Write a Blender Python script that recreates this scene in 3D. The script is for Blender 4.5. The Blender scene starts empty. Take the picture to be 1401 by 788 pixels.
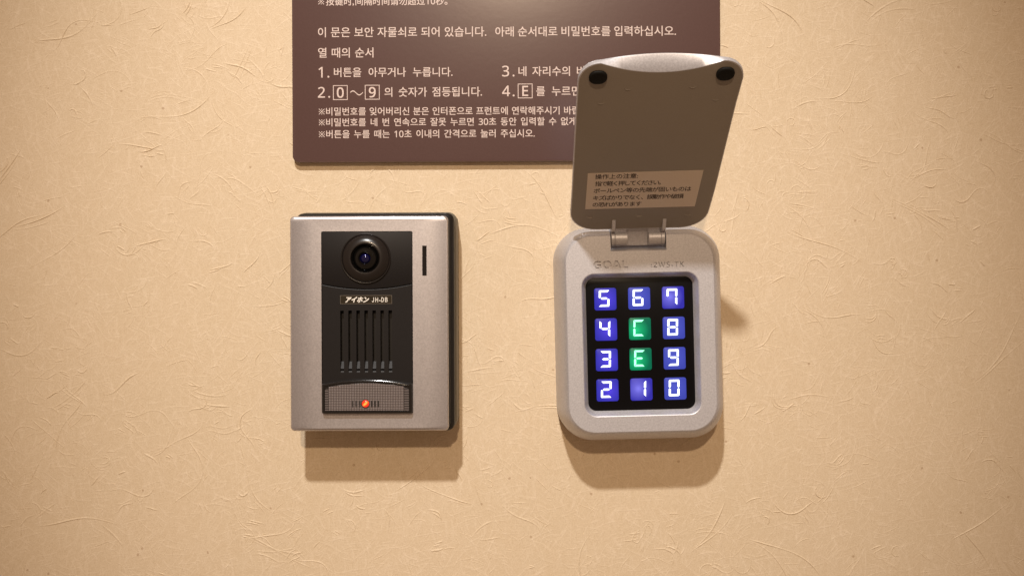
import bpy, bmesh, math, random
from mathutils import Vector, Matrix

S = 0.00045            # metres per working unit
sc = bpy.context.scene
R = math.radians

# ---------------------------------------------------------------- camera
WX, WY, DIST = 700.5, 394.0, 1300.0     # foot of the camera on the wall, distance from it
cam_d = bpy.data.cameras.new('camera')
cam_d.sensor_width = 36.0
cam_d.lens = 36.0 * DIST / 1401.0
cam_d.clip_start = 0.01
cam_d.clip_end = 50
cam = bpy.data.objects.new('camera', cam_d)
sc.collection.objects.link(cam)
cam.location = (0, -DIST * S, 0)
cam.rotation_euler = (R(90), 0, 0)
sc.camera = cam

# ---------------------------------------------------------------- world and lamps
world = bpy.data.worlds.new('World')
sc.world = world
world.use_nodes = True
bg = world.node_tree.nodes['Background']
bg.inputs[0].default_value = (1.0, 0.64, 0.40, 1)
bg.inputs[1].default_value = 0.26

def lamp(name, x, y, z, power, radius, col, cone=None, aim=(650, 360), blend=1.0):
    d = bpy.data.lights.new(name, 'SPOT' if cone else 'POINT')
    d.energy = power
    d.shadow_soft_size = radius
    d.color = col
    o = bpy.data.objects.new(name, d)
    sc.collection.objects.link(o)
    o.location = ((x - WX) * S, -z * S, -(y - WY) * S)
    if cone:
        d.spot_size = R(cone)
        d.spot_blend = blend
        t = Vector(((aim[0] - WX) * S, 0, -(aim[1] - WY) * S))
        o.rotation_euler = (t - o.location).to_track_quat('-Z', 'Y').to_euler()
    return o

lamp('ceiling_spot_near', 209, -2906, 3000, 150, 0.038, (1.0, 0.975, 0.94), 23.5, aim=(675, 320))
lamp('ceiling_spot_front', 560, -2390, 6000, 122, 0.045, (1.0, 0.76, 0.52), 20, aim=(630, 340))

sc.view_settings.view_transform = 'Standard'
sc.view_settings.look = 'None'
sc.view_settings.exposure = 0.0
sc.view_settings.gamma = 1.0
sc.view_settings.use_curve_mapping = False
sc.render.engine = 'CYCLES'
sc.cycles.max_bounces = 8

# ---------------------------------------------------------------- material helpers
class NT:
    def __init__(self, name):
        self.m = bpy.data.materials.new(name)
        self.m.use_nodes = True
        self.t = self.m.node_tree
        self.b = self.t.nodes['Principled BSDF']
        self.tc = None
    def n(self, kind, **kw):
        nd = self.t.nodes.new(kind)
        for k, v in kw.items():
            if k.startswith('i_'):
                nd.inputs[k[2:].replace('_', ' ')].default_value = v
            else:
                setattr(nd, k, v)
        return nd
    def l(self, a, b):
        self.t.links.new(a, b)
    def co(self):
        if not self.tc:
            self.tc = self.n('ShaderNodeTexCoord')
        return self.tc.outputs['Object']
    def set(self, **kw):
        for k, v in kw.items():
            self.b.inputs[k.replace('_', ' ')].default_value = v
    def noise(self, scale, detail=2, rough=0.5, vec=None, dist=0.0):
        nd = self.n('ShaderNodeTexNoise')
        nd.inputs['Scale'].default_value = scale
        nd.inputs['Detail'].default_value = detail
        nd.inputs['Roughness'].default_value = rough
        nd.inputs['Distortion'].default_value = dist
        self.l(vec or self.co(), nd.inputs['Vector'])
        return nd.outputs['Fac']
    def ramp(self, fac, stops):
        nd = self.n('ShaderNodeValToRGB')
        cr = nd.color_ramp
        while len(cr.elements) > 1:
            cr.elements.remove(cr.elements[-1])
        cr.elements[0].position = stops[0][0]
        cr.elements[0].color = tuple(stops[0][1]) + (1,)
        for p, c in stops[1:]:
            e = cr.elements.new(p)
            e.color = tuple(c) + (1,)
        self.l(fac, nd.inputs[0])
        return nd.outputs[0]
    def mix(self, fac, a, b, blend='MIX'):
        nd = self.n('ShaderNodeMix', data_type='RGBA', blend_type=blend)
        for v, s in ((fac, nd.inputs[0]), (a, nd.inputs[6]), (b, nd.inputs[7])):
            if isinstance(v, (int, float)):
                s.default_value = v
            elif isinstance(v, tuple):
                s.default_value = v + (1,) if len(v) == 3 else v
            else:
                self.l(v, s)
        return nd.outputs[2]
    def math(self, op, a, b=None, c=None):
        nd = self.n('ShaderNodeMath', operation=op)
        for v, s in zip((a, b, c), nd.inputs):
            if v is None:
                continue
            if isinstance(v, (int, float)):
                s.default_value = v
            else:
                self.l(v, s)
        return nd.outputs[0]
    def bump(self, h, dist, strength=1.0, prev=None):
        nd = self.n('ShaderNodeBump')
        nd.inputs['Strength'].default_value = strength
        nd.inputs['Distance'].default_value = dist
        self.l(h, nd.inputs['Height'])
        if prev:
            self.l(prev, nd.inputs['Normal'])
        self.l(nd.outputs[0], self.b.inputs['Normal'])
        return nd.outputs[0]

def plain(name, col, rough=0.5, metal=0.0, coat=0.0, spec=0.5):
    t = NT(name)
    t.set(Base_Color=tuple(col) + (1,), Roughness=rough, Metallic=metal, Coat_Weight=coat)
    t.b.inputs['Specular IOR Level'].default_value = spec
    return t

def speckled(name, col, rough, metal, amt=0.10, bump=0.25, fine=1400, spec=0.5):
    """sand-blasted metal or sparkle-painted plastic"""
    t = plain(name, col, rough, metal, spec=spec)
    n1 = t.noise(fine, 2, 0.7)
    n2 = t.noise(60, 3, 0.6)
    lo = tuple(c * (1 - amt) for c in col)
    hi = tuple(min(1, c * (1 + amt)) for c in col)
    c1 = t.ramp(n1, [(0.34, lo), (0.66, hi)])
    c2 = t.mix(0.12, c1, t.ramp(n2, [(0.35, tuple(c * 0.98 for c in col)), (0.65, tuple(min(1, c * 1.02) for c in col))]))
    t.l(c2, t.b.inputs['Base Color'])
    t.l(t.ramp(t.noise(220, 3), [(0.3, (rough * 0.985,) * 3), (0.7, (rough * 1.015,) * 3)]), t.b.inputs['Roughness'])
    t.bump(n1, 0.00006, bump)
    return t

# wall paper
def wall_material():
    t = plain('pressed_fibre_paper', (0.62, 0.46, 0.30), 0.62, spec=0.3)
    co = t.co()
    big = t.noise(9, 4, 0.55)
    mid = t.noise(55, 5, 0.62)
    fine = t.noise(1150, 3, 0.7)
    base = t.mix(t.ramp(big, [(0.32, (0, 0, 0)), (0.68, (1, 1, 1))]), (0.685, 0.545, 0.365), (0.73, 0.580, 0.398))
    base = t.mix(t.math('MULTIPLY', t.ramp(mid, [(0.35, (0, 0, 0)), (0.7, (1, 1, 1))]), 0.35), base, (0.665, 0.500, 0.310))
    mot = t.noise(330, 4, 0.7)
    base = t.mix(0.16, base, t.ramp(mot, [(0.34, (0.50, 0.37, 0.22)), (0.66, (0.90, 0.76, 0.58))]))
    base = t.mix(0.24, base, t.ramp(fine, [(0.3, (0.42, 0.32, 0.22)), (0.7, (0.98, 0.82, 0.64))]))
    h = None
    # faint pressed fibres lying in several directions
    for k, (ang, sx, sy, off) in enumerate([(12, 75, 760, 1.3), (58, 66, 640, 4.1), (101, 80, 720, 7.7), (149, 60, 620, 2.9), (80, 90, 800, 9.9)]):
        warp = t.n('ShaderNodeTexNoise', noise_dimensions='3D')
        warp.inputs['Scale'].default_value = 26 + 5 * k
        warp.inputs['Detail'].default_value = 1
        t.l(co, warp.inputs['Vector'])
        v = t.n('ShaderNodeVectorMath', operation='MULTIPLY_ADD')
        t.l(warp.outputs['Color'], v.inputs[0])
        v.inputs[1].default_value = (0.016, 0.016, 0.016)
        t.l(co, v.inputs[2])
        mp = t.n('ShaderNodeMapping')
        t.l(v.outputs[0], mp.inputs['Vector'])
        mp.inputs['Rotation'].default_value = (0, R(ang), 0)
        mp2 = t.n('ShaderNodeMapping')
        t.l(mp.outputs[0], mp2.inputs['Vector'])
        mp2.inputs['Location'].default_value = (off, off * 0.7, off * 1.9)
        mp2.inputs['Scale'].default_value = (sx, 1, sy)
        f = t.noise(1.0, 1, 0.4, vec=mp2.outputs[0])
        line = t.ramp(f, [(0.60, (0, 0, 0)), (0.70, (1, 1, 1)), (0.80, (0.6, 0.6, 0.6))])
        base = t.mix(t.math('MULTIPLY', line, 0.17), base, (0.90, 0.75, 0.58))
        h = line if h is None else t.math('ADD', h, line)
    # small dark specks of bark
    vo = t.n('ShaderNodeTexVoronoi', feature='F1')
    vo.inputs['Scale'].default_value = 75
    vo.inputs['Randomness'].default_value = 1
    wv = t.n('ShaderNodeVectorMath', operation='MULTIPLY_ADD')
    nz = t.n('ShaderNodeTexNoise')
    nz.inputs['Scale'].default_value = 900
    t.l(co, nz.inputs['Vector'])
    t.l(nz.outputs['Color'], wv.inputs[0])
    wv.inputs[1].default_value = (0.0012,) * 3
    t.l(co, wv.inputs[2])
    t.l(wv.outputs[0], vo.inputs['Vector'])
    near = t.math('LESS_THAN', vo.outputs['Distance'], 0.062)
    sep = t.n('ShaderNodeSeparateColor')
    t.l(vo.outputs['Color'], sep.inputs[0])
    some = t.math('GREATER_THAN', sep.outputs[0], 0.62)
    base = t.mix(t.math('MULTIPLY', t.math('MULTIPLY', near, some), 0.42), base, (0.30, 0.16, 0.07))
    t.l(base, t.b.inputs['Base Color'])
    hh = t.math('ADD', t.math('MULTIPLY', fine, 0.6), t.math('MULTIPLY', h, 0.35))
    hh = t.math('ADD', hh, t.math('MULTIPLY', t.noise(240, 4, 0.6), 0.8))
    t.bump(hh, 0.00022, 0.55)
    return t.m

M = {}
M['wall'] = wall_material()
M['silver_metal'] = speckled('satin_aluminium', (0.575, 0.55, 0.57), 0.43, 0.9, 0.11, 0.3, fine=1100).m
M['silver_plastic'] = speckled('silver_sparkle_plastic', (0.56, 0.545, 0.57), 0.46, 0.45, 0.13, 0.3, fine=1100).m
M['cover_plastic'] = speckled('grey_moulded_plastic', (0.255, 0.22, 0.185), 0.55, 0.0, 0.03, 0.08).m
M['grey_case'] = speckled('grey_brown_case', (0.17, 0.15, 0.115), 0.5, 0.2, 0.06, 0.1).m
M['black_plastic'] = speckled('charcoal_plastic', (0.010, 0.008, 0.0078), 0.5, 0.0, 0.12, 0.12, spec=0.24).m
M['black_gloss'] = plain('gloss_black', (0.008, 0.007, 0.007), 0.12, coat=0.5).m
M['black_rubber'] = plain('black_rubber', (0.006, 0.005, 0.004), 0.7, spec=0.2).m
M['gasket'] = plain('black_gasket', (0.010, 0.008, 0.007), 0.38).m
M['ring'] = plain('dark_ring', (0.012, 0.009, 0.008), 0.27, coat=0.1).m
M['lens_barrel'] = plain('black_lens_glass', (0.004, 0.0035, 0.003), 0.07).m
M['panel'] = plain('smoked_touch_panel', (0.004, 0.0035, 0.004), 0.35, spec=0.12).m
M['sign_print'] = plain('pale_pink_print', (0.66, 0.53, 0.48), 0.5).m
M['dark_print'] = plain('dark_brown_print', (0.030, 0.017, 0.012), 0.6).m
M['label_print'] = plain('cream_print', (0.85, 0.80, 0.72), 0.4).m
M['label_dark'] = plain('name_plate_dark', (0.020, 0.014, 0.007), 0.3).m
M['label_rim'] = plain('name_plate_rim', (0.14, 0.115, 0.09), 0.35).m
M['sticker'] = speckled('tan_sticker_paper', (0.60, 0.50, 0.41), 0.45, 0.0, 0.03, 0.03).m
M['tick'] = plain('dark_tick', (0.02, 0.015, 0.013), 0.5).m

def sign_material():
    t = plain('brown_enamel', (0.118, 0.062, 0.058), 0.34, spec=0.8, coat=0.8)
    t.set(Coat_Roughness=0.25, Coat_IOR=1.72)
    n = t.noise(260, 3, 0.6)
    t.l(t.ramp(t.noise(900, 2), [(0.3, (0.080, 0.036, 0.034)), (0.7, (0.090, 0.042, 0.040))]), t.b.inputs['Base Color'])
    t.bump(n, 0.00012, 0.35)
    return t.m
M['sign'] = sign_material()

t = plain('coated_inner_lens', (0.004, 0.004, 0.03), 0.10, coat=1.0)
t.set(Coat_Tint=(0.5, 0.5, 1.0, 1), Coat_Roughness=0.05)
M['inner_lens'] = t.m

def key_material(name, dim, bright, strength, centre):
    """back-lit key: the diode sits behind the key, so the glow falls off from it"""
    t = plain(name, tuple(c * 0.10 for c in dim), 0.35, spec=0.2)
    v = t.n('ShaderNodeVectorMath', operation='DISTANCE')
    t.l(t.co(), v.inputs[0])
    v.inputs[1].default_value = (centre[0] * S, 0, -centre[1] * S)
    f = t.math('MULTIPLY', v.outputs['Value'], 1.0 / (17 * S))
    c = t.ramp(f, [(0.0, bright), (0.35, tuple((a + b) / 2 for a, b in zip(dim, bright))), (1.0, dim)])
    t.l(c, t.b.inputs['Emission Color'])
    t.set(Emission_Strength=strength * 0.70)
    return t.m
M['key_even'] = key_material('key_blue_even', (0.052, 0.068, 0.46), (0.10, 0.125, 0.68), 1.25, (-1, -1))
M['key_glow'] = key_material('key_blue_glow', (0.036, 0.034, 0.44), (0.11, 0.07, 0.92), 1.25, (2, 1))
M['key_hot'] = key_material('key_blue_hot', (0.036, 0.030, 0.42), (0.26, 0.24, 1.0), 1.3, (-4, -1))
M['key_green'] = key_material('key_green', (0.0, 0.15, 0.075), (0.01, 0.75, 0.26), 1.3, (-5, 2))

def emis(name, col, strength):
    t = plain(name, col, 0.5)
    t.set(Emission_Color=tuple(col) + (1,), Emission_Strength=strength)
    return t.m
M['digit_white'] = emis('lit_white_digit', (0.80, 0.90, 1.0), 1.5)
M['digit_green'] = emis('lit_green_letter', (0.26, 1.0, 0.55), 1.5)
M['digit_green_dim'] = emis('dim_green_letter', (0.06, 0.62, 0.24), 1.0)

def led_material():
    t = plain('red_diode', (0.5, 0.02, 0.01), 0.2, coat=0.5)
    mp = t.n('ShaderNodeMapping')
    t.l(t.co(), mp.inputs['Vector'])
    mp.inputs['Rotation'].default_value = (0, R(40), 0)
    mq = t.n('ShaderNodeMapping')
    t.l(mp.outputs[0], mq.inputs['Vector'])
    mq.inputs['Scale'].default_value = (1 / (4.2 * S), 1, 1 / (1.6 * S))
    v = t.n('ShaderNodeVectorMath', operation='LENGTH')
    sp = t.n('ShaderNodeSeparateXYZ')
    t.l(mq.outputs[0], sp.inputs[0])
    cb = t.n('ShaderNodeCombineXYZ')
    t.l(sp.outputs[0], cb.inputs[0])
    t.l(sp.outputs[2], cb.inputs[2])
    t.l(cb.outputs[0], v.inputs[0])
    c = t.ramp(t.math('MULTIPLY', v.outputs['Value'], 0.5), [(0.0, (1.0, 0.62, 0.10)), (0.35, (1.0, 0.36, 0.04)), (0.6, (0.80, 0.045, 0.012)), (1.0, (0.62, 0.03, 0.01))])
    t.l(c, t.b.inputs['Emission Color'])
    t.set(Emission_Strength=1.1)
    return t.m
M['led'] = led_material()

def diffuser_material():
    t = plain('prismatic_diffuser', (0.2, 0.17, 0.15), 0.32, spec=0.5)
    sp = t.n('ShaderNodeSeparateXYZ')
    t.l(t.co(), sp.inputs[0])
    per = 2 * math.pi / (2.1 * S)
    a = t.math('SINE', t.math('MULTIPLY', sp.outputs[0], per))
    b = t.math('SINE', t.math('MULTIPLY', sp.outputs[2], per))
    s_ = t.math('ADD', a, b)
    f = t.math('MULTIPLY_ADD', s_, 0.25, 0.5)
    t.l(t.ramp(f, [(0.15, (0.05, 0.038, 0.036)), (0.6, (0.115, 0.092, 0.087)), (0.9, (0.36, 0.31, 0.30))]), t.b.inputs['Base Color'])
    t.bump(f, 0.0003, 0.35)
    return t.m
M['diffuser'] = diffuser_material()
t = plain('diffuser_edge', (0.07, 0.06, 0.055), 0.35)
sp = t.n('ShaderNodeSeparateXYZ')
t.l(t.co(), sp.inputs[0])
b_ = t.math('SINE', t.math('MULTIPLY', sp.outputs[2], 2 * math.pi / (3.1 * S)))
t.l(t.ramp(t.math('MULTIPLY_ADD', b_, 0.5, 0.5), [(0.3, (0.03, 0.024, 0.022)), (0.8, (0.15, 0.125, 0.12))]), t.b.inputs['Base Color'])
M['diffuser_edge'] = t.m

# ---------------------------------------------------------------- mesh helpers
# local working coordinates: u right, v DOWN, z out of the wall
def P(u, v, z):
    return Vector((u * S, -z * S, -v * S))

def link(name, me, mat, parent=None, smooth=35):
    if not me.materials:
        me.materials.append(mat)
    if smooth:
        me.polygons.foreach_set('use_smooth', [True] * len(me.polygons))
        me.set_sharp_from_angle(angle=R(smooth))
    o = bpy.data.objects.new(name, me)
    sc.collection.objects.link(o)
    if parent:
        o.parent = parent
    return o

def finish(bm, name, mat, parent=None, smooth=35):
    bmesh.ops.recalc_face_normals(bm, faces=bm.faces[:])
    me = bpy.data.meshes.new(name)
    bm.to_mesh(me)
    bm.free()
    return link(name, me, mat, parent, smooth)

def rrect(cu, cv, hw, hh, r, n=8):
    pts = []
    r = min(r, hw, hh)
    for sx, sy, a0 in ((1, 1, 0), (-1, 1, 90), (-1, -1, 180), (1, -1, 270)):
        for i in range(n + 1):
            a = R(a0 + 90 * i / n)
            pts.append((cu + sx * (hw - r) + r * math.cos(a), cv + sy * (hh - r) + r * math.sin(a)))
    return pts

def loft(bm, rings, cap0=True, cap1=True, f=P, closed=False):
    vs = [[bm.verts.new(f(*p)) for p in ring] for ring in rings]
    n = len(vs[0])
    pairs = list(zip(vs, vs[1:]))
    if closed:
        pairs.append((vs[-1], vs[0]))
    for a, b in pairs:
        for i in range(n):
            j = (i + 1) % n
            bm.faces.new((a[i], a[j], b[j], b[i]))
    if cap0 and not closed:
        bm.faces.new(vs[0])
    if cap1 and not closed:
        bm.faces.new(list(reversed(vs[-1])))
    return bm

def at(pts, z):
    return [(u, v, z) for u, v in pts]

def inset(pts, d):
    """offset a closed outline inwards by d"""
    n = len(pts)
    area = sum(pts[i][0] * pts[(i + 1) % n][1] - pts[(i + 1) % n][0] * pts[i][1] for i in range(n))
    sgn = 1 if area > 0 else -1
    out = []
    for i in range(n):
        p, c, q = Vector(pts[i - 1]), Vector(pts[i]), Vector(pts[(i + 1) % n])
        e1, e2 = (c - p), (q - c)
        if e1.length < 1e-9 or e2.length < 1e-9:
            e1 = e2 = (q - p)
        e1.normalize(); e2.normalize()
        n1 = Vector((-e1.y, e1.x)) * sgn
        n2 = Vector((-e2.y, e2.x)) * sgn
        nn = n1 + n2
        if nn.length < 1e-6:
            nn = n1
        nn.normalize()
        k = max(0.4, nn.dot(n1))
        o = c + nn * (d / k)
        out.append((o.x, o.y))
    return out

def prism(pts, z0, z1, ch=0.6, f=P, bm=None):
    bm = bm or bmesh.new()
    rings = [at(pts, z0), at(pts, z1 - ch)]
    if ch > 0:
        rings += [at(inset(pts, ch * 0.3), z1 - ch * 0.3), at(inset(pts, ch), z1)]
    loft(bm, rings, f=f)
    return bm

def extr_u(prof, u0, u1, bm=None, ch=0.0, f=P):
    """profile in (v, z) swept along u"""
    bm = bm or bmesh.new()
    if ch:
        ip = inset(prof, ch)
        rings = [[(u0, v, z) for v, z in ip], [(u0 + ch, v, z) for v, z in prof],
                 [(u1 - ch, v, z) for v, z in prof], [(u1, v, z) for v, z in ip]]
    else:
        rings = [[(u0, v, z) for v, z in prof], [(u1, v, z) for v, z in prof]]
    return loft(bm, rings, f=f)

def lathe(prof, cu, cv, n=48, bm=None, squash=1.0, f=P):
    bm = bm or bmesh.new()
    rings = []
    for r, z in prof:
        if r <= 1e-6:
            rings.append([bm.verts.new(f(cu, cv, z))])
        else:
            rings.append([bm.verts.new(f(cu + r * math.cos(2 * math.pi * i / n), cv + squash * r * math.sin(2 * math.pi * i / n), z)) for i in range(n)])
    for a, b in zip(rings, rings[1:]):
        for i in range(n):
            j = (i + 1) % n
            if len(a) == 1 and len(b) == 1:
                break
            if len(a) == 1:
                bm.faces.new((a[0], b[j], b[i]))
            elif len(b) == 1:
                bm.faces.new((a[i], a[j], b[0]))
            else:
                bm.faces.new((a[i], a[j], b[j], b[i]))
    return bm

def cut(o, cutters, sharp=12):
    """subtract solids, then bake the result"""
    objs = []
    for bm in cutters:
        c = finish(bm, 'cutter', M['gasket'], None, 0)
        c.parent = o.parent
        md = o.modifiers.new('b', 'BOOLEAN')
        md.operation = 'DIFFERENCE'
        md.solver = 'EXACT'
        md.object = c
        objs.append(c)
    bpy.context.view_layer.update()
    dg = bpy.context.evaluated_depsgraph_get()
    me = bpy.data.meshes.new_from_object(o.evaluated_get(dg))
    o.modifiers.clear()
    old = o.data
    o.data = me
    bpy.data.meshes.remove(old)
    me.polygons.foreach_set('use_smooth', [True] * len(me.polygons))
    me.set_sharp_from_angle(angle=R(sharp))
    for c in objs:
        d = c.data
        bpy.data.objects.remove(c)
        bpy.data.meshes.remove(d)

def thing(name, label, cat, wx, wy, tilt=0.0, group=None):
    o = bpy.data.objects.new(name, None)
    o.empty_display_size = 0.02
    sc.collection.objects.link(o)
    o.location = ((wx - WX) * S, 0, -(wy - WY) * S)
    o.rotation_euler = (0, -R(tilt), 0)
    o['label'] = label
    o['category'] = cat
    if group:
        o['group'] = group
    return o

def sans(s, bold=False):
    # the interface font draws these numerals and capitals as a plain grotesque
    o = ''
    for c in s:
        if c.isdigit():
            o += chr((0x1D7EC if bold else 0x1D7E2) + ord(c) - 48)
        elif 'A' <= c <= 'Z':
            o += chr((0x1D5D4 if bold else 0x1D5A0) + ord(c) - 65)
        else:
            o += c
    return o

_tc = bpy.data.curves.new('text_tmp', 'FONT')
_to = bpy.data.objects.new('text_tmp', _tc)
sc.collection.objects.link(_to)
def text(name, s, u, v, size, z, mat, parent, width=None, by='word', th=0.12, bold=0.0, shear=0.0, f=None, ch=1.0, res=3, sx=1.0, bev=0.0, heavy=False, raw=False):
    """one run of lettering: u,v = left end of the baseline, width = its full length"""
    _tc.body = s if raw else sans(s, heavy)
    _tc.size = size
    _tc.shear = shear
    _tc.resolution_u = res
    _tc.extrude = th
    _tc.offset = 0.0
    _tc.bevel_depth = bev
    _tc.bevel_resolution = 1
    _tc.space_character = ch
    _tc.space_word = 1.0
    def measure():
        bpy.context.view_layer.update()
        dg = bpy.context.evaluated_depsgraph_get()
        me = bpy.data.meshes.new_from_object(_to.evaluated_get(dg))
        return me
    me = measure()
    def span(me):
        xs = [q.co.x for q in me.vertices]
        return min(xs), max(xs)
    if width:
        a, b = span(me)
        if by == 'word' and ' ' in s:
            w1 = b - a
            _tc.space_word = 2.0
            bpy.data.meshes.remove(me); me = measure()
            a, b = span(me)
            w2 = b - a
            _tc.space_word = max(0.2, 1.0 + (width - w1) / (w2 - w1)) if w2 > w1 else 1
            bpy.data.meshes.remove(me); me = measure()
        elif by == 'char':
            w1 = b - a
            _tc.space_character = ch * 1.5
            bpy.data.meshes.remove(me); me = measure()
            a, b = span(me)
            w2 = b - a
            _tc.space_character = ch * (1 + 0.5 * (width - w1) / (w2 - w1))
            bpy.data.meshes.remove(me); me = measure()
        a, b = span(me)
        k = width / (b - a)
    else:
        a, b = span(me)
        k = sx
    g = f or (lambda x, y, n: P(x, -y, n))
    for q in me.vertices:
        x, y, n = q.co
        q.co = g(u + (x - a) * k, y - v, z + n + th)
    if bold:
        vv = [q.co.copy() for q in me.vertices]
        ff = [tuple(p.vertices) for p in me.polygons]
        ax, ay, o0 = g(1, 0, 0) - g(0, 0, 0), g(0, 1, 0) - g(0, 0, 0), g(0, 0, 0.006) - g(0, 0, 0)
        allv, allf = [], []
        for i_, (bx, by_) in enumerate(((0, 0), (bold, 0), (0, bold), (bold, bold))):
            sh = ax * (bx - bold / 2) + ay * (by_ - bold / 2) + o0 * i_
            allf += [tuple(q + len(allv) for q in fc) for fc in ff]
            allv += [q + sh for q in vv]
        bpy.data.meshes.remove(me)
        me = bpy.data.meshes.new(name)
        me.from_pydata([tuple(q) for q in allv], [], allf)
    me.materials.clear()
    me.name = name
    return link(name, me, mat, parent, 0 if not bev else 30)

# ---------------------------------------------------------------- the wall
def build_wall():
    bm = bmesh.new()
    x0, x1, y0, y1 = -5200, 5200, -5200, 3200
    xs = [x0, -700, 0, 700, x1]
    loft(bm, [at([(x0, y0), (x1, y0), (x1, y1), (x0, y1)], -120), at([(x0, y0), (x1, y0), (x1, y1), (x0, y1)], 0)])
    w = finish(bm, 'wall', M['wall'], None, 0)
    w['kind'] = 'structure'
    # raised fibres pressed in the paper, each a low rounded ridge following its own curve
    rnd = random.Random(7)
    verts, faces = [], []
    prof = [(-1.0, -0.12), (-0.62, 0.20), (-0.28, 0.78), (0.0, 1.0), (0.28, 0.78), (0.62, 0.20), (1.0, -0.12)]
    def strand(x, y, ang, length, curv, dcurv, wid, hgt):
        n = max(6, int(length / 5))
        st = length / n
        base = len(verts)
        k0 = rnd.uniform(0, 6.28)
        for i in range(n + 1):
            s = i / n
            env = min(1, s * 5, (1 - s) * 5) ** 0.7
            var = 0.75 + 0.35 * math.sin(k0 + s * length / 14)
            nx, ny = -math.sin(ang), math.cos(ang)
            for a, h in prof:
                w_ = wid * (0.55 + 0.45 * env)
                verts.append(P(x + nx * a * w_, y + ny * a * w_, (h * hgt * env * var) if h > 0 else -0.1))
            x += math.cos(ang) * st
            y += math.sin(ang) * st
            ang += (curv + dcurv * math.sin(k0 + s * 5.0)) * st
        m = len(prof)
        for i in range(n):
            for j in range(m - 1):
                a = base + i * m + j
                faces.append((a, a + m, a + m + 1, a + 1))
    def bundle(x, y, ang, L, cu, dc, wd, hg):
        strand(x, y, ang, L, cu, dc, wd, hg)
        if rnd.random() < 0.5:                      # a second edge running alongside
            off = rnd.uniform(2.6, 4.8)
            strand(x - math.sin(ang) * off + rnd.uniform(-6, 6), y + math.cos(ang) * off, ang + rnd.gauss(0, 0.06), L * rnd.uniform(0.5, 1), cu, dc, wd * 0.9, hg * 0.8)
    def pick():
        return rnd.choice([rnd.gauss(-0.05, 0.35), rnd.gauss(-0.65, 0.4), rnd.gauss(0.55, 0.4), rnd.uniform(0, 3.14)])
    for _ in range(680):                            # tangles
        cx_, cy_ = rnd.uniform(-1000, 1650), rnd.uniform(-560, 620)
        a0 = pick()
        for q in range(rnd.randint(2, 7)):
            a_ = a0 + rnd.gauss(0, 0.5) if rnd.random() < 0.7 else pick()
            L = min(80, 9 + rnd.expovariate(1 / 18.0))
            cu, dc = rnd.gauss(0, 0.016), rnd.gauss(0, 0.05)
            if rnd.random() < 0.12:
                L, cu = rnd.uniform(16, 32), rnd.choice([-1, 1]) * rnd.uniform(0.08, 0.2)
            bundle(cx_ + rnd.gauss(0, 20), cy_ + rnd.gauss(0, 12), a_, L, cu, dc, rnd.uniform(1.1, 1.9), rnd.uniform(0.2, 1.0) ** 1.3 * 0.95)
    for _ in range(170):                            # single long fibres
        bundle(rnd.uniform(-1000, 1650), rnd.uniform(-560, 620), pick(), rnd.uniform(40, 130), rnd.gauss(0, 0.006), rnd.gauss(0, 0.02), rnd.uniform(1.3, 1.9), rnd.uniform(0.35, 0.95))
    # many finer hair-like fibres
    for _ in range(3200):
        strand(rnd.uniform(-1000, 1650), rnd.uniform(-560, 620), rnd.uniform(0, 6.28), rnd.uniform(8, 34), rnd.gauss(0, 0.015), rnd.gauss(0, 0.02), rnd.uniform(0.7, 1.1), rnd.uniform(0.15, 0.50))
    # shift from frame coordinates (relative to centre) to wall coordinates
    me = bpy.data.meshes.new('embossed_fibre')
    me.from_pydata([tuple(v) for v in verts], [], faces)
    me.update()
    o = link('embossed_fibre', me, M['wall'], w, 0)
    me.polygons.foreach_set('use_smooth', [True] * len(me.polygons))
    o['kind'] = 'stuff'
    if me.polygons[0].normal.y > 0:
        me.flip_normals()
build_wall()

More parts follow.
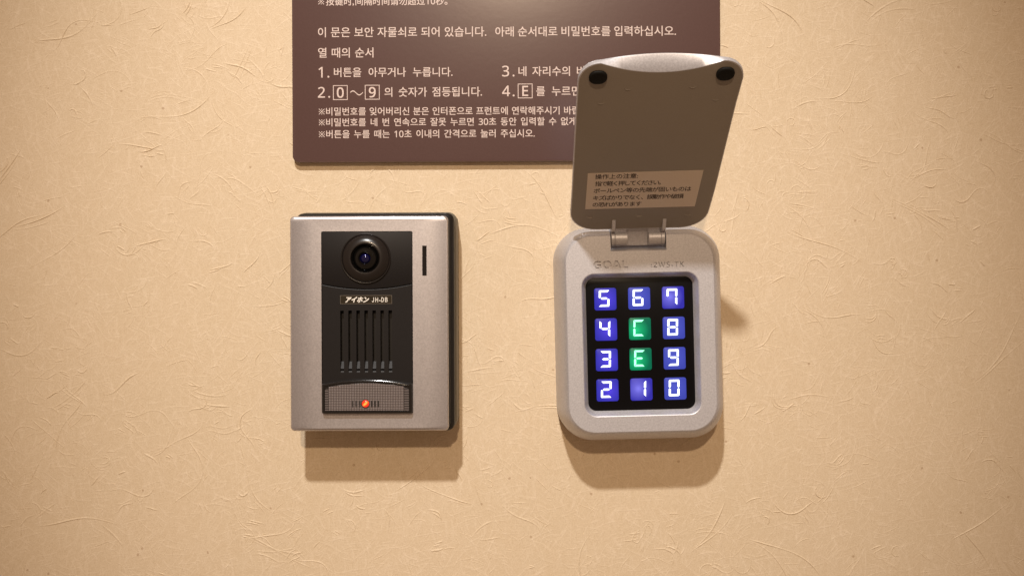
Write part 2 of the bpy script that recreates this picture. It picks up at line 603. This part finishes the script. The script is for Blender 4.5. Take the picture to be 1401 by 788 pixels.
# ---------------------------------------------------------------- the sign
def build_sign():
    # wall x 400..983, bottom 222 ; top of the board is far above the frame
    r = thing('sign_board', 'brown metal sign with pale Korean and Chinese instructions at the top of the picture', 'sign', 692, 0, 0.28)
    L, Rr, B, T, Z = -290.5, 291, 222.3, -560, 10.0
    cv, hh = (B + T) / 2, (B - T) / 2
    cu, hw = (L + Rr) / 2, (Rr - L) / 2
    bm = bmesh.new()
    loft(bm, [at(rrect(cu, cv, hw, hh, 9), 0.2), at(rrect(cu, cv, hw, hh, 9), Z - 0.8), at(rrect(cu, cv, hw - 0.3, hh - 0.3, 9), Z - 0.25), at(rrect(cu, cv, hw - 0.9, hh - 0.9, 8.5), Z)])
    finish(bm, 'board', M['sign'], r)
    k = 1 - Z / DIST
    mat = M['sign_print']
    # positions measured on the board: x from its middle, y from the origin of the board
    def X(px): return (WX + (px - WX) * k) - 692
    def Y(py, px=692): return (WY + (py - WY) * k) + (px - 692) * 0.0049
    def run(s, x0, x1, base, size, bold=0.012, by='word', ch=1.0):
        return text('text_line', s, X(x0), Y(base, x0), size * k, Z + 0.03, mat, r, (x1 - x0) * k, by=by, bold=bold, ch=ch)
    bo = 0.24
    run('按键时, 间隔时间请勿超过10秒。', 446, 612, 7.2, 12.8, bo)
    run('이 문은 보안 자물쇠로 되어 있습니다.', 435, 665, 50.5, 15.0, bo)
    run('아래 순서대로 비밀번호를 입력하십시오.', 677.5, 924.5, 49.5, 15.0, bo)
    run('열 때의 순서', 435, 510.5, 78.4, 15.0, bo)
    run('1.', 435.5, 450, 106.6, 20, bo, by='char')
    run('버튼을 아무거나 누릅니다.', 456.5, 618.5, 104.9, 14.2, bo)
    run('3.', 686.5, 703.3, 105.0, 20, bo, by='char')
    run('네 자리수의 비밀번호를 누릅니다.', 709, 917, 103.5, 14.6, bo)
    run('2.', 434.5, 451, 134.1, 20, bo, by='char')
    run('의 숫자가 점등됩니다.', 525.5, 658.8, 131.8, 14.4, bo)
    run('4.', 686.5, 703.3, 132.2, 20, bo, by='char')
    run('를 누르면 문이 열립니다.', 733, 893, 130.6, 14.6, bo)
    bm = bmesh.new()
    top_, bot_ = [], []
    for i in range(25):
        q_ = i / 24
        x_ = X(478.6) + q_ * 17.2
        y_ = Y(127.6, 487) - 2.7 * math.sin(q_ * 2 * math.pi + 0.25)
        top_.append((x_, y_ - 0.75)); bot_.append((x_, y_ + 0.75))
    loft(bm, [at(top_ + bot_[::-1], Z + 0.02), at(top_ + bot_[::-1], Z + 0.2)])
    finish(bm, 'wave_dash', mat, r, 0)
    def mark(x0, yb, size):
        # the reference mark: a cross with a dot in each of its four angles
        bm_ = bmesh.new()
        c_x, c_y, h_ = X(x0) + size / 2, Y(yb, x0) - size / 2 - 0.6, size / 2
        w_ = 0.42
        for sg in (1, -1):
            pts = [(c_x - h_ - w_ * 0.7, c_y - sg * (h_ - 0.0) + w_ * 0.7 * sg), (c_x - h_ + w_ * 0.7, c_y - sg * h_ - w_ * 0.7 * sg), (c_x + h_ + w_ * 0.7, c_y + sg * h_ - w_ * 0.7 * sg), (c_x + h_ - w_ * 0.7, c_y + sg * h_ + w_ * 0.7 * sg)]
            zz = Z + (0.2 if sg > 0 else 0.206)
            loft(bm_, [at(pts, Z + 0.02), at(pts, zz)])
        for ox, oy in ((0, -1), (0, 1), (-1, 0), (1, 0)):
            pts = [(c_x + ox * h_ * 0.86 + 0.75 * math.cos(R(60 * k_)), c_y + oy * h_ * 0.86 + 0.75 * math.sin(R(60 * k_))) for k_ in range(6)]
            loft(bm_, [at(pts, Z + 0.02), at(pts, Z + 0.212)])
        finish(bm_, 'reference_mark', mat, r, 0)
    for yb in (7.2, 157.6, 172.4, 188.6):
        mark(435.6, yb, 7.6)
    for s, x0, x1, y0, y1 in (('0', 455, 475, 117.2, 137.3), ('9', 498.6, 518.8, 116.7, 136.8), ('E', 707.8, 728, 115, 135)):
        bm = bmesh.new()
        a, b, c, d = X(x0), X(x1), Y(y0, x0), Y(y1, x0)
        cx_, cy_, hx, hy = (a + b) / 2, (c + d) / 2, (b - a) / 2, (d - c) / 2
        q = [at(rrect(cx_, cy_, hx - e, hy - e, 0.1, 1), zz) for e, zz in ((0, Z + 0.02), (0, Z + 0.2), (0.95, Z + 0.2), (0.95, Z + 0.02))]
        loft(bm, q, closed=True)
        finish(bm, 'box_outline', mat, r, 0)
        g = text('boxed_character', s, 0, 0, 18.8, Z + 0.03, mat, r, None, bold=0.5)
        xs = [v.co.x for v in g.data.vertices]; zs = [v.co.z for v in g.data.vertices]
        dx = cx_ * S - (min(xs) + max(xs)) / 2
        dz = -cy_ * S - (min(zs) + max(zs)) / 2
        for v in g.data.vertices:
            v.co.x += dx; v.co.z += dz
    run('비밀번호를 잊어버리신 분은 인터폰으로 프런트에 연락해주시기 바랍니다.', 445.5, 817, 157.6, 12.2, bo)
    run('비밀번호를 네 번 연속으로 잘못 누르면 30초 동안 입력할 수 없게 됩니다.', 445.5, 829, 172.4, 12.2, bo)
    run('버튼을 누를 때는 10초 이내의 간격으로 눌러 주십시오.', 445.5, 730.5, 188.6, 12.2, bo)
build_sign()

# ---------------------------------------------------------------- the intercom
def build_intercom():
    r = thing('door_intercom', 'silver and black video intercom with round camera lens and red light', 'intercom', 517, 440, 0.22)
    def P1(u, v, z): return P(0.987 * u + 2.4, 0.987 * v - 0.6, z + 16)
    def F(x, y, z): return P1(x, -y, z)
    bm = bmesh.new()
    def ctr(a, b, c, d): return ((a + b) / 2, (c + d) / 2, (b - a) / 2, (d - c) / 2)
    q = ctr(-101, 110.6, -146.4, 140)
    loft(bm, [at(rrect(*q, 11, 4), 0.1), at(rrect(*q, 11, 4), 34), at(rrect(q[0], q[1], q[2] - 0.8, q[3] - 0.8, 10.5, 4), 38.5), at(rrect(q[0], q[1], q[2] - 2.2, q[3] - 2.2, 10, 4), 40.5)])
    finish(bm, 'back_case', M['grey_case'], r)
    q = ctr(-103, 107.0, -145.3, 143.4)
    bm = bmesh.new()
    loft(bm, [at(rrect(*q, 10), 26.6), at(rrect(*q, 10), 37), at(rrect(q[0], q[1], q[2] - 1.2, q[3] - 1.2, 9.5), 39), at(rrect(q[0], q[1], q[2] - 5, q[3] - 5, 7), 41.5), at(rrect(q[0], q[1], q[2] - 6, q[3] - 6, 7), 45)], f=P1)
    finish(bm, 'gasket', M['gasket'], r)
    # face plate: silver, crowned slightly towards its long sides, with an opening for the black panel
    q = ctr(-108.3, 99.8, -140.5, 141.7)
    oq = ctr(-66.4, 53.4, -120.3, 118.3)
    def pr(e, z, rad): return at(rrect(q[0], q[1], q[2] - e, q[3] - e, rad, 6), z)
    bm = bmesh.new()
    fz = 54.0
    rings = [pr(2.2, 42.5, 4), pr(0.4, 43, 5), pr(0, 44.5, 5.5), pr(0, 48.8, 5.5), pr(0.6, 50.8, 5.3), pr(1.6, 52.0, 5)]
    edge = rrect(q[0], q[1], q[2] - 3.0, q[3] - 3.0, 4.5, 6)
    lim = q[2] - 31
    def crown(u): return fz - 1.5 * (max(0, abs(u - q[0]) - lim) / 28) ** 1.15
    rings.append([(u, v, crown(u) - 0.35) for u, v in edge])
    edge = rrect(q[0], q[1], q[2] - 4.0, q[3] - 4.0, 4, 6)
    rings.append([(u, v, crown(u)) for u, v in edge])
    rings.append(at([(max(q[0] - lim, min(q[0] + lim, u)), v) for u, v in edge], fz))
    rings.append(at(rrect(*oq, 2.0, 6), fz))
    rings.append(at(rrect(*oq, 2.0, 6), 45))
    loft(bm, rings, cap0=False, cap1=False, f=P1)
    bmesh.ops.remove_doubles(bm, verts=bm.verts[:], dist=1e-7)
    plate = finish(bm, 'face_plate', M['silver_metal'], r, 28)
    # dark indicator slot right of the panel: a thin black block set into the plate, nothing cut out
    su0, su1, sv0, sv1 = 66.1, 71.8, -101.2, -61.8
    bm = bmesh.new()
    loft(bm, [at(rrect(*ctr(su0, su1, sv0, sv1), 0.3, 1), 53.2), at(rrect(*ctr(su0, su1, sv0, sv1), 0.3, 1), 54.12)], f=P1)
    finish(bm, 'indicator_slot', M['black_gloss'], r, 0)
    # black panel, upper and lower part, parted by a sagging seam
    a, b, top = -65.9, 52.9, -119.8
    n = 24
    def arc(ve, vm, u0=a, u1=b):
        return [(u0 + (u1 - u0) * i / n, ve + (vm - ve) * (1 - (2 * i / n - 1) ** 2)) for i in range(n + 1)]
    up = [(a, top), (b, top)] + list(reversed(arc(-51.8, -45.2)))
    finish(prism(up, 40, 53.4, 0.5, f=P1), 'camera_panel', M['black_plastic'], r)
    lo = arc(-51.0, -44.2) + [(b, 117.8), (a, 117.8)]
    lower = finish(prism(lo, 40, 54.6, 1.0, f=P1), 'speaker_panel', M['black_plastic'], r)
    slots = []
    for i in range(7):
        c = -39.3 + i * 10.53
        slots.append(extr_u([(-16.6, 58), (-16.6, 47.5), (-12.0, 42.5), (49.5, 42.5), (50.5, 48.5), (59.5, 53.0), (60.4, 53.0), (61.0, 48), (62.4, 52.5), (64.6, 53.4), (64.6, 58)], c - 2.3, c + 2.3, f=P1))
    cut(lower, slots)
    # camera ring and lens
    cu, cv = -7.9, -84.6
    z0 = 53.4
    prof = [(18.0, z0), (18.3, z0 + 6.5), (19.2, z0 + 7.8), (20.4, z0 + 8.0), (24, z0 + 7.0), (28, z0 + 4.6), (30.6, z0 + 2.0), (31.1, z0 + 1.4), (31.6, z0 + 2.2), (32.3, z0 + 2.3), (32.9, z0 + 1.6), (33.0, z0 - 0.5)]
    finish(lathe(prof, cu, cv, 72, f=P1), 'camera_ring', M['ring'], r, 30)
    def dome(r0, r1, zb, rad, n_=6):
        # part of a sphere of radius rad between two distances from the axis, its top at zb
        return [(r0 + (r1 - r0) * i / n_, zb - rad + math.sqrt(rad * rad - (r0 + (r1 - r0) * i / n_) ** 2)) for i in range(n_ + 1)]
    prof = [(18.1, z0 + 0.3), (17.9, z0 + 5.6), (17.0, z0 + 6.2), (16.4, z0 + 5.2), (16.2, z0 + 3.0)] + dome(15.9, 8.6, z0 + 11.4, 21.0, 10) + [(8.2, z0 + 8.0), (7.4, z0 + 8.2), (7.0, z0 + 6.2), (6.6, z0 + 6.0)]
    lens = finish(lathe(prof, cu, cv, 72, f=P1), 'camera_lens', M['lens_barrel'], r, 30)
    prof = dome(6.8, 0, z0 + 9.2, 9.0, 8)
    finish(lathe(prof, cu, cv, 40, f=P1), 'inner_lens', M['inner_lens'], lens, 60)
    # name plate
    pu = ctr(-39.6 - 1.9, 24.9 + 1.4, -38.6 + 2.1, -25.2)
    z1 = 54.6
    bm = prism(rrect(pu[0], pu[1], pu[2], pu[3], 0.6, 2), z1 - 1, z1 + 0.25, 0.1, f=P1)
    npl = finish(bm, 'name_plate', M['label_dark'], r, 0)
    bm = bmesh.new()
    loft(bm, [at(rrect(pu[0], pu[1], pu[2] - e, pu[3] - e, 0.6, 2), zz) for e, zz in ((0, z1 + 0.26), (0, z1 + 0.40), (0.55, z1 + 0.40), (0.55, z1 + 0.26))], closed=True, f=P1)
    finish(bm, 'plate_rim', M['label_rim'], npl, 0)
    text('lettering', 'アイホン', -34.6, -27.6, 8.6, z1 + 0.3, M['label_print'], npl, 30.6, by='scale', shear=0.35, bold=0.55, th=0.05, f=F)
    for s_, u_, w_ in (('ＪＨ', 0.0, 8.0), ('-', 9.3, 2.2), ('ＤＢ', 12.4, 8.0)):
        text('lettering', s_, u_, -27.6, 8.2, z1 + 0.3, M['label_print'], npl, w_, by='scale', bold=0.2, th=0.05, f=F, raw=True, ch=0.72)
    # lamp window under the speaker
    w0, w1 = -65.0, 52.9
    lw = arc(79.2, 72.6, w0, w1) + [(w1, 115.4), (w1 - 0.8, 117.2), (w1 - 2.6, 118.0), (w0 + 2.6, 118.0), (w0 + 0.8, 117.2), (w0, 115.4)]
    bm = bmesh.new()
    loft(bm, [at(lw, 50), at(lw, 59.0), at(inset(lw, 0.6), 60.4), at(inset(lw, 1.6), 61.2), at(inset(lw, 2.9), 61.6), at(inset(lw, 3.4), 61.2), at(inset(lw, 3.6), 60.6)], f=P1)
    house = finish(bm, 'lamp_window', M['black_gloss'], r, 50)
    iu0, iu1 = w0 + 9.0, w1 - 10.6
    def band(u0, u1, d=5.6):
        pts = []
        for i in range(13):
            u = u0 + (u1 - u0) * i / 12
            x = 2 * (u - w0) / (w1 - w0) - 1
            pts.append((u, 79.2 + (72.6 - 79.2) * (1 - x * x) + d))
        return pts + [(u1, 113.6), (u0, 113.6)]
    finish(prism(band(iu0, iu1), 60.0, 61.0, 0.15, f=P1), 'diffuser', M['diffuser'], house, 0)
    finish(prism(band(w0 + 4.2, iu0 - 0.3, 7.5), 60.0, 60.9, 0.15, f=P1), 'diffuser_edge', M['diffuser_edge'], house, 0)
    finish(prism(band(iu1 + 0.3, w1 - 4.2, 7.5), 60.0, 60.9, 0.15, f=P1), 'diffuser_edge', M['diffuser_edge'], house, 0)
    lc, lv = -7.9, 104.6
    for d in (-16.6, -12.2, -7.6, 8.0, 12.2, 16.6):
        finish(prism(rrect(lc + d, lv + 0.2, 0.95, 4.0, 0.6, 2), 60.9, 61.3, 0.1, f=P1), 'tick_mark', M['tick'], house, 0)
    bm = lathe([(5.6, 61.0), (5.5, 61.8), (4.9, 61.9), (4.8, 61.2)], lc, lv, 28, f=P1)
    finish(bm, 'diode_rim', M['tick'], house, 30)
    bm = lathe([(4.8 * math.sin(R(x)), 1.1 + 1.8 * math.cos(R(x))) for x in (90, 70, 50, 30, 15, 0)], 0, 0, 28)
    led = finish(bm, 'status_light', M['led'], house, 60)
    led.location = P1(lc, lv, 60)
build_intercom()

# ---------------------------------------------------------------- the keypad lock
def build_keypad():
    r = thing('keypad_lock', 'silver door keypad with lit blue and green keys and raised cover', 'keypad', 867.2, 452.3, 1.4)
    N = 12
    FZ = 64.0
    def PF(u, v, z): return P(0.989 * u, 0.989 * v, z + 11)
    def FF(x, y, z): return PF(x, -y, z)
    def ring(k, z):
        return at(rrect(2.8 * (1 - k), 1.6 * (1 - k), 111 - 16.2 * k, 143 - 17 * k, 46 - 12 * k, N), z)
    rings = [ring(0, 0.2), ring(0.03, 14), ring(0.10, 32), ring(0.26, 49), ring(0.50, 62.5), ring(0.74, 70.6), ring(0.90, 73.9), ring(0.985, 75)]
    oc = (0.2, 14.2)
    def opn(e, z, rad): return [(0.989 * u, 0.989 * v, zz + 11) for u, v, zz in at(rrect(oc[0], oc[1], 70.4 + e, 87.0 + e, rad, N), z)]
    rings += [opn(6.6, FZ, 17), opn(5.6, FZ - 0.5, 16.2), opn(4.6, FZ - 2.2, 15.2), opn(1.2, 54, 12), opn(0.1, 52.2, 11), opn(0.1, 44, 11)]
    bm = bmesh.new()
    loft(bm, rings)
    body = finish(bm, 'body', M['silver_plastic'], r, 35)
    notch = [(-175, 80), (-175, 36), (-114.0, 36), (-109.2, 60.5), (-107.6, FZ), (-107.6, 80)]
    def letters(s_, u_, v_, size, w_, heavy, sp):
        g = text('lettering_cutter', s_, u_, v_, size, FZ - 2.2, M['silver_plastic'], r, w_, by='scale' if heavy else 'char', heavy=heavy, th=2.0, f=FF)
        bm_ = bmesh.new(); bm_.from_mesh(g.data)
        bmesh.ops.remove_doubles(bm_, verts=bm_.verts[:], dist=2e-6)
        d = g.data
        bpy.data.objects.remove(g); bpy.data.meshes.remove(d)
        return bm_
    cut(body, [extr_u(notch, -37.2, 35.4, f=PF), letters('GOAL', -60.3, -85.4, 13.6, 45.0, True, 1), letters(':2WS-TK', 14.8, -85.2, 9.6, 43.0, False, 1)])
    # black touch panel
    panel = finish(prism(rrect(oc[0], oc[1], 70.2, 86.8, 10.8, N), 45, 52.4, 0.3, f=PF), 'touch_panel', M['panel'], r)
    # seven-segment characters
    W, H, T, G = 13.8, 21.2, 2.6, 0.4
    def seg(k):
        hw, hh = W / 2, H / 2
        t_ = T
        if k == 'a': return [(-hw + G, -hh), (hw - G, -hh), (hw - t_ - G, -hh + t_), (-hw + t_ + G, -hh + t_)]
        if k == 'd': return [(-hw + G, hh), (hw - G, hh), (hw - t_ - G, hh - t_), (-hw + t_ + G, hh - t_)]
        if k == 'g': return [(-hw + t_ * 0.8 + G, 0), (-hw + t_ + 1.1 + G, -t_ / 2), (hw - t_ - 1.1 - G, -t_ / 2), (hw - t_ * 0.8 - G, 0), (hw - t_ - 1.1 - G, t_ / 2), (-hw + t_ + 1.1 + G, t_ / 2)]
        sgn = -1 if k in 'fe' else 1
        up = -1 if k in 'fb' else 1
        y_out, y_mid = hh - G, 0.0 + G
        pts = [(sgn * hw, up * y_out), (sgn * (hw - t_), up * (y_out - t_)), (sgn * (hw - t_), up * (y_mid + 1.2)), (sgn * (hw - t_ * 0.45), up * y_mid), (sgn * hw, up * (y_mid + 0.9))]
        return pts
    CH = {'5': 'afgcd', '6': 'afgecd', '7': 'fabc', '4': 'fgbc', 'C': 'afed', '8': 'abcdefg', '3': 'abgcd', 'E': 'afged', '9': 'abfgcd', '2': 'abged', '1': 'bc', '0': 'abcdef'}
    KM = {'5': 'key_glow', '6': 'key_even', '7': 'key_hot', '4': 'key_glow', 'C': 'key_green', '8': 'key_even', '3': 'key_glow', 'E': 'key_green', '9': 'key_even', '2': 'key_glow', '1': 'key_hot', '0': 'key_even'}
    rows = ['567', '4C8', '3E9', '210']
    key_me = {}
    for ri, row in enumerate(rows):
        for ci, chx in enumerate(row):
            ku, kv = -44.7 + 44.6 * ci, -45.3 + 39.85 * ri
            mn = KM[chx]
            if mn not in key_me:
                bm = prism(rrect(0, 0, 14.3, 14.4, 3.0, 5), -1.0, 0.55, 0.5)
                k = finish(bm, 'key', M[mn], r, 40)
                key_me[mn] = k.data
            else:
                k = bpy.data.objects.new('key', key_me[mn])
                sc.collection.objects.link(k)
                k.parent = r
            k.location = PF(ku, kv, 52.6)
            k['label'] = ('green' if chx in 'CE' else 'blue') + ' lit key showing ' + chx
            bm = bmesh.new()
            for sg in CH[chx]:
                pts = [(u - 1.6 - v * 0.03 + (0.6 if chx == '1' else 0), v - 1.0) for u, v in seg(sg)]
                prism(pts, 0.56, 0.75, 0.0, bm=bm)
            d = finish(bm, 'lit_character', M['digit_green'] if chx in 'CE' else M['digit_white'], k, 0)
    # --- the open cover, swung up and out about the hinge
    V0, Z0, V1, Z1 = -134.5, 77.0, -302.7, 272.0
    LL = math.hypot(V1 - V0, Z1 - Z0)
    dv, dz = (V1 - V0) / LL, (Z1 - Z0) / LL
    def C3(u, s, t):       # s along the cover from the hinge, t outward (away from the inner side)
        return P(u, V0 + dv * s - dz * t, Z0 + dz * s + dv * t)
    def outline(top, e=0.0, t0=0.0, t1=None, nb=8, nt=28):
        t1 = t0 if t1 is None else t1
        pts = []
        def uL(s): return -89.0 + 2.0 * s / 257.5 + e
        def uR(s): return 86.0 + 9.0 * (s / 257.5) - e
        rb, rt = 34.0, 24.0
        for i in range(nb + 1):                           # bottom left corner
            a = R(180 + 90 * i / nb)
            pts.append((uL(0) + rb + (rb) * math.cos(a), e + rb * 0.88 + rb * 0.88 * math.sin(a)))
        for i in range(nb + 1):
            a = R(270 + 90 * i / nb)
            pts.append((uR(0) - rb + rb * math.cos(a), e + rb * 0.88 + rb * 0.88 * math.sin(a)))
        for i in range(1, 6):
            s = 30 + (257.5 - rt - 30) * i / 6
            pts.append((uR(s), s))
        for i in range(nb + 1):
            a = R(0 + 90 * i / nb)
            pts.append((uR(257.5) - rt + rt * math.cos(a), 257.5 - e - rt + rt * math.sin(a)))
        x1, x0 = uR(257.5) - rt, uL(257.5) + rt
        for i in range(1, nt):
            x = x1 + (x0 - x1) * i / nt
            q = 2 * (x - x0) / (x1 - x0) - 1
            pts.append((x, 257.5 - e + top * (1 - q * q), t0 + (t1 - t0) * (1 - q * q)))
        for i in range(nb + 1):
            a = R(90 + 90 * i / nb)
            pts.append((uL(257.5) + rt + rt * math.cos(a), 257.5 - e - rt + rt * math.sin(a)))
        for i in range(1, 6):
            s = (257.5 - rt) - (257.5 - rt - 30) * i / 6
            pts.append((uL(s), s))
        return [p if len(p) == 3 else (p[0], p[1], t0) for p in pts]
    rings = [outline(-13.0, 1.0, 0.0), outline(-13.0, 0, 0.25), outline(0.0, -0.3, 4.5, 11.5), outline(1.6, 0, 6.0, 13.2), outline(1.6, 0.6, 7.6, 14.6), outline(1.4, 2.2, 9.0, 15.6), outline(1.0, 5.5, 10.2, 16.4)]
    bm = bmesh.new()
    vs = [[bm.verts.new(C3(*p)) for p in ring_] for ring_ in rings]
    n = len(vs[0])
    for a_, b_ in zip(vs, vs[1:]):
        for i in range(n):
            j = (i + 1) % n
            bm.faces.new((a_[i], a_[j], b_[j], b_[i]))
    bm.faces.new(vs[0]); bm.faces.new(list(reversed(vs[-1])))
    bmesh.ops.triangulate(bm, faces=[f_ for f_ in bm.faces if len(f_.verts) > 4])
    cover = finish(bm, 'cover', M['cover_plastic'], r, 30)
    cover['label'] = 'open grey cover seen from its inner side'
    cover.data.materials.append(M['silver_plastic'])
    # outer shell is silver painted; the moulded inner face is plain grey
    nrm_in = (C3(0, 0, -1) - C3(0, 0, 0)).normalized()
    for pl in cover.data.polygons:
        if pl.normal.dot(nrm_in) < 0.99:
            pl.material_index = 1
    # rubber feet
    def fC(u, s, z): return C3(u, s, -z)
    for pu_, ps_ in ((-65.3, 239.6), (74.2, 240.2)):
        bm = bmesh.new()
        loft(bm, [[(u, s, z) for u, s in rrect(pu_, ps_, 10.1 - e, 8.6 - e, 8.3, 7)] for e, z in ((0, -0.5), (0, 1.6), (0.8, 2.6), (2.4, 3.0))], f=fC)
        finish(bm, 'rubber_foot', M['black_rubber'], cover, 40)
    for pu_, ps_ in ((-30.8, 221.5), (40.8, 222.4), (-60.3, 202.8), (69.0, 204.1), (-64.3, 22.2), (-2.1, 22.7), (60.1, 22.6)):
        bm = bmesh.new()                                  # a short raised crescent left by an ejector pin
        rr = []
        for i in range(15):
            a = R(205 + 115 * i / 14)
            w_ = 0.75 * math.sin(math.pi * i / 14) + 0.02
            rr.append([(pu_ + (5.6 + q_ * w_) * math.cos(a), ps_ + 5 + (5.6 + q_ * w_) * math.sin(a), h_) for q_, h_ in ((-1, -0.05), (0, 0.75 * w_ + 0.05), (1, -0.05))])
        loft(bm, rr, f=fC)
        finish(bm, 'moulding_mark', M['cover_plastic'], cover, 30)
    # warning sticker
    bm = bmesh.new()
    q = [(-70.9, 37.6), (66.9, 38.0), (69.6, 98.8), (-70.2, 98.0)]
    loft(bm, [[(u, s, 0.05) for u, s in q], [(u, s, 0.35) for u, s in q]], f=fC)
    st = finish(bm, 'warning_sticker', M['sticker'], cover, 0)
    lines = [('操作上の注意:', -61.0, 89.0, 52), ('指で軽く押してください。', -60.6, 77.4, 80.5), ('ボールペン等の先端が固いものは', -61.6, 65.6, 120), ('キズばかりでなく、誤動作や破損', -61.8, 53.4, 112.5), ('の恐れがあります', -61.8, 42.0, 61)]
    for s_, u_, v_, w_ in lines:
        text('sticker_line', s_, u_, -v_, 8.6, 0.36, M['dark_print'], st, w_, by='char', bold=0.16, th=0.04, f=lambda x, y, z: C3(x, y, -z))
    # --- hinge
    hv, hz, hr = -122.8, 67.5, 9.3
    def arcp(a0, a1, n_=12, rad=hr):
        return [(hv + rad * math.sin(R(a0 + (a1 - a0) * i / n_)), hz + rad * math.cos(R(a0 + (a1 - a0) * i / n_))) for i in range(n_ + 1)]
    # arms of the cover: barrel end that runs up along the inner side of the cover
    tip = (V0 + dv * 17, Z0 + dz * 17)
    armp = arcp(-55, 180, 16) + [(-135.5, 58), (V0 - dz * 4, Z0 + dv * 4), (tip[0] - dz * 1, tip[1] + dv * 1), (tip[0] + dz * 0.4, tip[1] - dv * 0.4), (V0 + dv * 10 + dz * 3.2, Z0 + dz * 10 - dv * 3.2), (V0 + dv * 3 + dz * 5.4, Z0 + dz * 3 - dv * 5.4)]
    for u0, u1 in ((-35.6, -31.0), (29.0, 33.6)):
        finish(extr_u(armp, u0, u1, ch=0.5), 'hinge_arm', M['silver_plastic'], cover, 35)
    # knuckles on the body: half-round below, stepped plate above
    kp = arcp(-42, 170, 14) + [(-139.5, 56), (-139.5, 73.0), (-138.2, 74.0), (-131.0, 69.0), (-130.2, 71.5)]
    for u0, u1 in ((-30.8, -14.6), (12.6, 28.8)):
        finish(extr_u(kp, u0, u1, ch=0.4), 'hinge_knuckle', M['silver_plastic'], r, 35)
    # tongue of the cover between the knuckles
    tg = [(V0 - dz * 3, Z0 + dv * 3), (V0 + dv * 5 - dz * 2, Z0 + dz * 5 + dv * 2), (V0 + dv * 5 - dz * 0.3, Z0 + dz * 5 + dv * 0.3), (-134.5, 73.5), (-129.5, 67.2), (-124, 64.5), (-114.2, 61.8), (-114.2, 56), (-136, 56)]
    finish(extr_u(tg, -14.4, 12.4), 'hinge_tongue', M['silver_plastic'], cover, 45)
build_keypad()

bpy.data.objects.remove(_to)
bpy.data.curves.remove(_tc)
